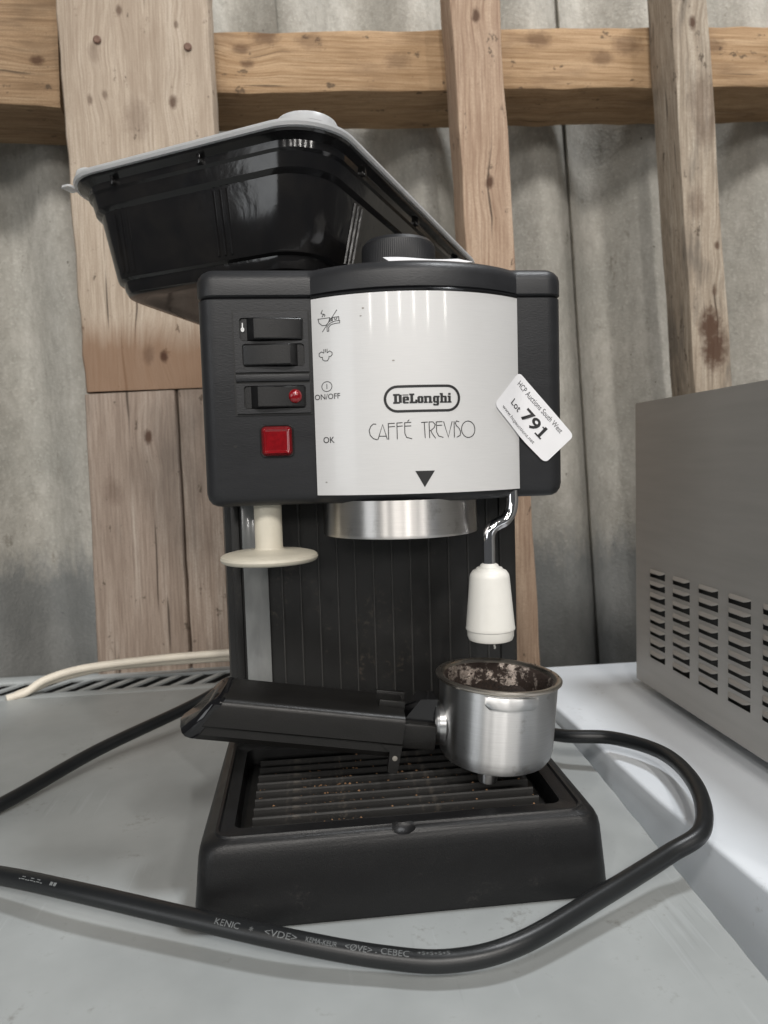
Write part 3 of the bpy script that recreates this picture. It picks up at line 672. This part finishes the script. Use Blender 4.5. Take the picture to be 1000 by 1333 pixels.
def along(s):
    i = max(1, next((k for k in range(1, len(acc)) if acc[k] >= s), len(acc)-1)); t = (s-acc[i-1])/(acc[i]-acc[i-1])
    return path[i-1].lerp(path[i], t), (path[i]-path[i-1]).normalized()
def cable_print(body, i0, length, hgt, tilt, ds=0):
    V, Fc = text2d(body, 1); V = fitbox(V, 0, length, -hgt/2, hgt/2); out = []
    for v in V:
        p, t = along(acc[i0]+ds+v.x); side = Vector((t.y, -t.x, 0)).normalized(); a = R_(tilt)-v.y/RC
        upv = side.cross(t); upv = upv if upv.z > 0 else -upv
        out.append(p+(side*math.sin(a)+upv*math.cos(a))*(RC+.00015))
    obj('lettering', out, Fc, 'cable_print', cable, 0)
def nearest(p): return min(range(len(path)), key=lambda k: (path[k]-Vector(p)).length)
s0 = nearest((-.0900, -.0145, .015))
cable_print('KENIC', s0, .0125, .0026, 38); cable_print('*', s0, .0018, .0018, 38, .0175); cable_print('<VDE>', s0, .0150, .0026, 36, .0250)
cable_print('KEMA-KEUR', s0, .0140, .0020, 32, .0440); cable_print('<ØVE>', s0, .0120, .0026, 30, .0615); cable_print('.', s0, .0006, .0006, 38, .0752); cable_print('CEBEC', s0, .0125, .0025, 26, .0775); cable_print('+S+S+S+S', s0, .0140, .0016, 15, .0935)
s1 = nearest((-.195, .036, .0145))
cable_print('-=--=-=-', s1, .016, .0016, 42); cable_print('--', s1, .004, .0016, 40, .021)

# ------------------------------------------------------------ auction sticker
def softmin(a, b_, k=.004):
    h = max(0, min(1, .5+.5*(b_-a)/k)); return b_*(1-h)+a*h-k*h*(1-h)
T4 = [Vector(p) for p in ((.0627, .2552), (.0954, .2214), (.1131, .2368), (.0806, .2741))]   # left, bottom, right, top
LX = (T4[1]-T4[0]).length; 
def st_pt(a, b_, off):
    p = T4[0]*(1-a)*(1-b_)+T4[1]*a*(1-b_)+T4[2]*a*b_+T4[3]*(1-a)*b_
    d = (RA+.0010)**2-(p.x-xc)**2; ay = ya-math.sqrt(max(1e-9, d)) if p.x < .09 else .09
    y = softmin(ay, .0684)-.0006+max(0, p.x-.1)*.02
    return Vector((p.x, y-off, p.y))
stk = thing('lot_sticker', 'white rectangular lot sticker numbered 791, stuck askew on the machine front', 'sticker', tuple(st_pt(0, 0, 0)))
SO = st_pt(0, 0, 0)
n = 26; V = []; Fc = []
for off in (0, .0002):
    for i in range(n+1):
        for j in range(n+1):
            a, b_ = i/n, j/n; r_ = .07; rb = .11                # rounded corners
            dx = max(0, abs(a-.5)-(.5-r_))/r_; dz = max(0, abs(b_-.5)-(.5-rb))/rb; m_ = math.hypot(dx, dz)
            if dx > 0 and dz > 0 and m_ > 1:
                a = .5+math.copysign(.5-r_+r_*dx/m_, a-.5); b_ = .5+math.copysign(.5-rb+rb*dz/m_, b_-.5)
            V.append(st_pt(a, b_, off)-SO)
q = (n+1)**2
for i in range(n):
    for j in range(n):
        a = i*(n+1)+j; Fc += [(q+a, q+a+n+1, q+a+n+2, q+a+1), (a, a+1, a+n+2, a+n+1)]
obj('label_paper', V, Fc, 'paper', stk, 60)
def stext(body, a0, a1, b0, b1, mat, bold=0):
    V, Fc = text2d(body, 1, bold); V = fitbox(V, a0, a1, b0, b1)
    obj('lettering', [st_pt(v.x, v.y, .0004)-SO for v in V], Fc, mat, stk, 0)
stext('HCP Auctions South West', .08, .86, .76, .89, 'ink_grey'); stext('Lot', .16, .31, .34, .50, 'ink', .008)
stext('791', .37, .72, .31, .62, 'ink', .022); stext('www.hcpauctions.net', .10, .72, .08, .19, 'ink_grey')

for a0, a1, b0, b1 in ((.638, .745, .31, .345), (.655, .69, .545, .575)):
    obj('lettering', [st_pt(a, b_, .0005)-SO for a, b_ in ((a0, b0), (a1, b0), (a1, b1), (a0, b1))], [(0, 1, 2, 3)], 'ink', stk, 0)

# ------------------------------------------------------------ paper slip on the machine top
V = []; nx = 10
for k in (0, 1):
    for i in range(nx+1):
        x = .008+.046*i/nx
        for j in (0, 1): V.append((x-.008, j*.038, .0004*math.sin(i*.7)+j*(.0118+.0012*(1-i/nx))+k*.0003))
Fc = [(2*i, 2*i+2, 2*i+3, 2*i+1) for i in range(nx)]; q = 2*(nx+1); Fc += [tuple(q+v for v in f_) for f_ in Fc] + [(0, 1, q+1, q), (2*nx, q+2*nx, q+2*nx+1, 2*nx+1)] + [(2*i, q+2*i, q+2*i+2, 2*i+2) for i in range(nx)]
slip = obj('paper_slip', V, Fc, 'paper', None, 60); slip.location = (.008, .0645, .3346)
tag(slip, 'white paper slip lying in front of the ribbed cap', 'paper')

# ------------------------------------------------------------ portafilter resting on the drip tray
pf = thing('portafilter', 'aluminium portafilter with black handle lying on the drip tray', 'portafilter', (.0588, .0560, .0522), (0, R_(4.0), 0)); pf.scale = (.965, .965, .965)
lathe('filter_cup', [(0, .0005), (.022, .0005), (.0270, .0012), (.0305, .0032), (.0328, .0068), (.0338, .0115), (.0346, .045), (.0347, .0495), (.0340, .0500)], 'aluminium_cup', pf, n=96)
lathe('filter_basket', [(.0343, .0492), (.0362, .0494), (.0370, .0502), (.0371, .0512), (.0364, .0520), (.0350, .0522), (.0335, .0515), (.0322, .0500)], 'aluminium_rim', pf, n=96, label='dull metal filter basket rim')
lathe('basket_wall', [(.0325, .0503), (.0312, .0485), (.0300, .0400), (.0290, .0300)], 'basket_wall', pf, n=96)
bm = bmesh.new(); bmesh.ops.create_grid(bm, x_segments=44, y_segments=44, size=.0300)
for v in list(bm.verts):
    if math.hypot(v.co.x, v.co.y) > .0299: bm.verts.remove(v)
for v in bm.verts:
    d = math.hypot(v.co.x, v.co.y)/.03
    v.co.z = .0345+.004*d*d+.0022*math.sin(v.co.x*260+1)*math.cos(v.co.y*210)+random.uniform(-.0007, .0007)
frombm('coffee_grounds', bm, 'coffee', pf, 0)
# crumbs stuck to the inside and the rim
def crumbs(name, spots, mat, parent):
    V = []; Fc = []
    for p, r in spots:
        i0 = len(V); q = [Vector((random.uniform(.6, 1.3)*a, random.uniform(.6, 1.3)*b_, random.uniform(.5, 1)*c)) for a, b_, c in ((1, 0, 0), (0, 1, 0), (-1, 0, 0), (0, -1, 0), (0, 0, 1), (0, 0, -1))]
        V += [Vector(p)+v*r for v in q]
        Fc += [(i0+a, i0+b_, i0+c) for a, b_, c in ((0, 1, 4), (1, 2, 4), (2, 3, 4), (3, 0, 4), (1, 0, 5), (2, 1, 5), (3, 2, 5), (0, 3, 5))]
    o = obj(name, V, Fc, mat, parent, 0); o['kind'] = 'stuff'; return o
sp = []
for _ in range(420):
    a = random.uniform(0, 2*math.pi); z = random.choice([random.uniform(.036, .049), random.gauss(.0405, .002)]); r = .0290+(z-.03)*.11
    sp.append(((r*math.cos(a), r*math.sin(a), z), random.uniform(.0003, .0009)))
for _ in range(40):
    a = random.uniform(0, 2*math.pi); sp.append((((.0345+random.uniform(-.001, .001))*math.cos(a), .0345*math.sin(a), .0523), random.uniform(.0002, .0005)))
crumbs('coffee_crumbs', sp, 'coffee', pf)
lathe('spout', [(.0060, .0012), (.0058, -.0110), (.0052, -.0122), (.0030, -.0124), (0, -.0124)], 'aluminium_cup', pf, (-.004, -.002, 0), 28)
# locking tab on the front of the cup
rings = []
for i in range(13):
    a = R_(-90-24+48*i/12-2); e = 1 if 0 < i < 12 else .72
    rings.append([(r*math.cos(a), r*math.sin(a), .0485-(.0485-z)*e) for r, z in ((.0345, .0485), (.0362, .0484), (.0366, .0474), (.0366, .0428), (.0360, .0416), (.0346, .0412))])
loft('locking_tab', rings, 'aluminium_cup', pf, True, True, 30)
# boss where the neck is screwed on
o = lathe('neck_boss', [(.0130, 0), (.0128, .0035), (.0115, .0048), (0, .0050)], 'aluminium_cup', pf, n=40, cap0=True)
o.rotation_euler = (0, R_(-90), 0); o.location = (-.0325, 0, .0225)
# neck and handle
nk = frombm('neck', box_bm(-.0600, -.0366, -.0095, .0110, .0085, .0235, .0015), 'black_handle', pf)
V = [(-.0570, y, z) for y in (-.002, .010) for z in (.0236,)] ; 
Pn = [(-.0560, .0236), (-.0478, .0365), (-.0378, .0375), (-.0372, .0236)]
loft('neck_fin', [[(x, y, z) for x, z in Pn] for y in (-.004, .012)], 'black_gloss', pf, True, True, 20)
def hsec(x, sk, dz=0, e=0):
    """upper shell outline of the handle at x; sk shears the end back"""
    P = [(-.0165, .0130), (-.0172, .0140), (-.0172, .0258), (-.0166, .0275), (-.0152, .0288), (-.0130, .0295), (.0120, .0330), (.0150, .0322), (.0165, .0295), (.0165, .0130)]
    return [(x+(z-.013)*sk, y*(1-e), z+dz) for y, z in P]
loft('handle', [hsec(-.1690, .55), hsec(-.1680, .50), hsec(-.150, .35), hsec(-.120, .10), hsec(-.0600, 0), hsec(-.0575, 0)], 'black_handle', pf, True, True, 30, 'black plastic handle')
lowP = lambda x, sk, k: [(x+z*sk, y*k, z) for y, z in ((-.0150, .0129), (-.0150, .0080), (-.0125, .0045), (-.0080, .0030), (.0080, .0030), (.0125, .0045), (.0150, .0080), (.0150, .0129))]
loft('handle_underside', [lowP(-.1755, .55, .92), lowP(-.1735, .5, 1), lowP(-.12, .1, 1), lowP(-.0640, 0, 1), lowP(-.0630, 0, .95)], 'black_handle', pf, True, True, 30)
def capsec(dx, k):
    P = [(-.0130, .0048), (-.0165, .0125), (-.0174, .0265), (-.0150, .0292), (.0130, .0332), (.0165, .0300), (.0160, .0125), (.0125, .0048), (.006, .0030), (-.006, .0030)]
    return [(-.1765+z*.55+dx, y*k, .017+(z-.017)*k) for y, z in P]
loft('handle_end_cap', [capsec(.0020, 1.0), capsec(-.0010, 1.0), capsec(-.0040, .95), capsec(-.0060, .85), capsec(-.0072, .68), capsec(-.0076, .45)], 'black_gloss', pf, True, True, 35, 'glossy black end cap')
# open channel at the neck end and the hanging lug
box('channel_wall', -.0720, -.0545, .0130, .0158, .0200, .0345, 'black_handle', pf, .0006)
box('channel_wall', -.0720, -.0568, -.0050, -.0030, .0290, .0345, 'black_handle', pf, .0006)
lug = loft('lug', [[(x, y, z) for x, z in ((-.0690, .0128), (-.0640, .0085), (-.0635, -.0030), (-.0580, -.0036), (-.0572, .0128))] for y in (-.0168, -.0125)], 'black_handle', pf, True, True, 20)
o = lathe('lug_hole', [(.0014, 0), (.0015, .0003), (.0008, .0004)], 'silver_dirt', lug, n=14, cap0=True, cap1=True); o.rotation_euler = (R_(90), 0, 0); o.location = (-.0606, -.0169, .0055)

# the handle is set at an upward angle to the cup
pv = Vector((-.037, 0, .0225)); HR = Matrix.Rotation(R_(5.5), 4, 'Y')
for ch in pf.children:
    if ch.name.split('.')[0] in ('neck', 'neck_fin', 'handle', 'handle_underside', 'handle_end_cap', 'channel_wall', 'lug'):
        ch.matrix_local = Matrix.Translation(pv) @ HR @ Matrix.Translation(-pv)

# ------------------------------------------------------------ loose crumbs on the drip tray
sp = []
for cx, cy, sx_, sy_, n in ((-.030, .068, .010, .020, 60), (-.020, .055, .03, .03, 60), (.015, .085, .006, .006, 10), (.040, .045, .02, .02, 30), (0, .06, .07, .05, 50)):
    for _ in range(n):
        x, y = random.gauss(cx, sx_), random.gauss(cy, sy_)
        if abs(x) < .076 and .023 < y < .118:
            k = round((y-.0250)/.0104); sp.append(((x, .0232+k*.0104+random.uniform(-.0004, .0008), .0404), random.choice([.0002, .0003, .0004, .0005, .0008])))
o = crumbs('dry_crumbs', sp, 'crumb', None); tag(o, 'dry brown coffee crumbs scattered over the drip tray bars', 'crumbs', kind='stuff')

# ------------------------------------------------------------ food tub on top of the machine
tub = thing('food_tub', 'black plastic food tub with frosted lid, sitting askew on the machine top', 'food tub', (-.041, .253, .3350), (R_(-4), 0, math.atan2(-.51, .86)))
HX, HY = .1010, .1490
def tr(ins, z, rad=.034, n=10): return [(x, y, z) for x, y in rrect(HX-ins, HY-ins, max(.006, rad-ins*.4), n)]
tb = loft('tub_body', [tr(.040, .0012), tr(.034, .0002), tr(.0275, .0002), tr(.0245, .0015), tr(.0228, .0045), tr(.0220, .0085), tr(.0195, .0098), tr(.0188, .0110), tr(.0105, .0520), tr(.0085, .0535), tr(.0075, .0545), tr(.0055, .0625), tr(.0040, .0640), tr(.0036, .0680), tr(.0005, .0700), tr(-.0010, .0706), tr(-.0016, .0716), tr(-.0016, .0740), tr(.003, .0746), tr(.010, .0740), tr(.014, .06)], 'tub_black', tub, True, False, 28)
def ribs_on(side, pos):
    for p in pos:
        V = []
        for ins, z in ((.0190, .0125), (.0112, .0500)):
            c = (HX-ins if side == 'x' else -(HY-ins)); pr = .0018 if side == 'x' else -.0018
            for d, e in ((-.0015, 0), (-.0006, 1), (.0006, 1), (.0015, 0)):
                V.append((c+pr*e-(.0003 if side == 'x' else -.0003), p+d, z) if side == 'x' else (p+d, c+pr*e+.0003, z))
        obj('rib', V, [(0, 1, 5, 4), (1, 2, 6, 5), (2, 3, 7, 6), (0, 3, 2, 1), (4, 5, 6, 7)], 'tub_black', tb, 50)
ribs_on('y', [-.062, -.057, -.052, .018, .023, .028]); ribs_on('x', [-.085, -.080, -.075, .010, .015, .020, .088, .093])
for side, ps in (('y', (-.055, .015)), ('x', (-.09, 0, .09))):
    for p in ps:
        if side == 'y': box('rim_gusset', p-.0012, p+.0012, -HY+.0008, -HY+.004, .0640, .0703, 'tub_black', tb, .0003)
        else: box('rim_gusset', HX-.004, HX-.0008, p-.0012, p+.0012, .0640, .0703, 'tub_black', tb, .0003)
ld = loft('lid', [tr(-.0020, .0718), tr(-.0034, .0722), tr(-.0040, .0740), tr(-.0036, .0758), tr(-.0020, .0768), tr(.0060, .0772), tr(.0095, .0776), tr(.0120, .0800), tr(.0150, .0808), tr(.04, .0812)], 'lid_frosted', tub, False, True, 30, 'frosted translucent lid')
# pull tabs at two corners
for cx, cy, r in ((HX-.022, -HY+.022, .019), (-HX+.014, -HY+.014, .009)):
    lathe('lid_tab', [(r*1.05, .0768), (r*1.02, .0800), (r*.96, .0822), (r*.82, .0832), (0, .0834)], 'lid_frosted', ld, (cx, cy, 0), 40)
o = loft('lid_tab', [[(x-HX-.002, y-HY+.012, z) for x, y in rrect(.004, .005, .002)] for z in (.0735, .0750)], 'lid_frosted', ld)

# ------------------------------------------------------------ white cable behind, on the vent strip
wcab = thing('white_cable', 'white cable doubled over along the vented back of the worktop', 'cable', (-.33, .42, 0))
O = Vector((-.33, .42, 0))
for P in ([(-.345, .400, .001), (-.3297, .408, .004), (-.3119, .415, .0140), (-.2754, .42, .022), (-.2071, .425, .0262), (-.1329, .43, .0271), (-.02, .44, .026), (.05, .445, .015)],
          [(-.340, .410, .001), (-.3210, .420, .006), (-.3050, .425, .0110), (-.2600, .430, .0185), (-.2000, .433, .0205), (-.1342, .438, .0200), (-.02, .45, .018), (.05, .452, .010)]):
    tube('cable_strand', [p-O for p in catmull(P, 8)], .0040, 'white_rubber', wcab, 12)

bpy.context.view_layer.update()
scene.render.engine = 'CYCLES'
scene.cycles.max_bounces = 6; scene.cycles.diffuse_bounces = 3; scene.cycles.glossy_bounces = 3
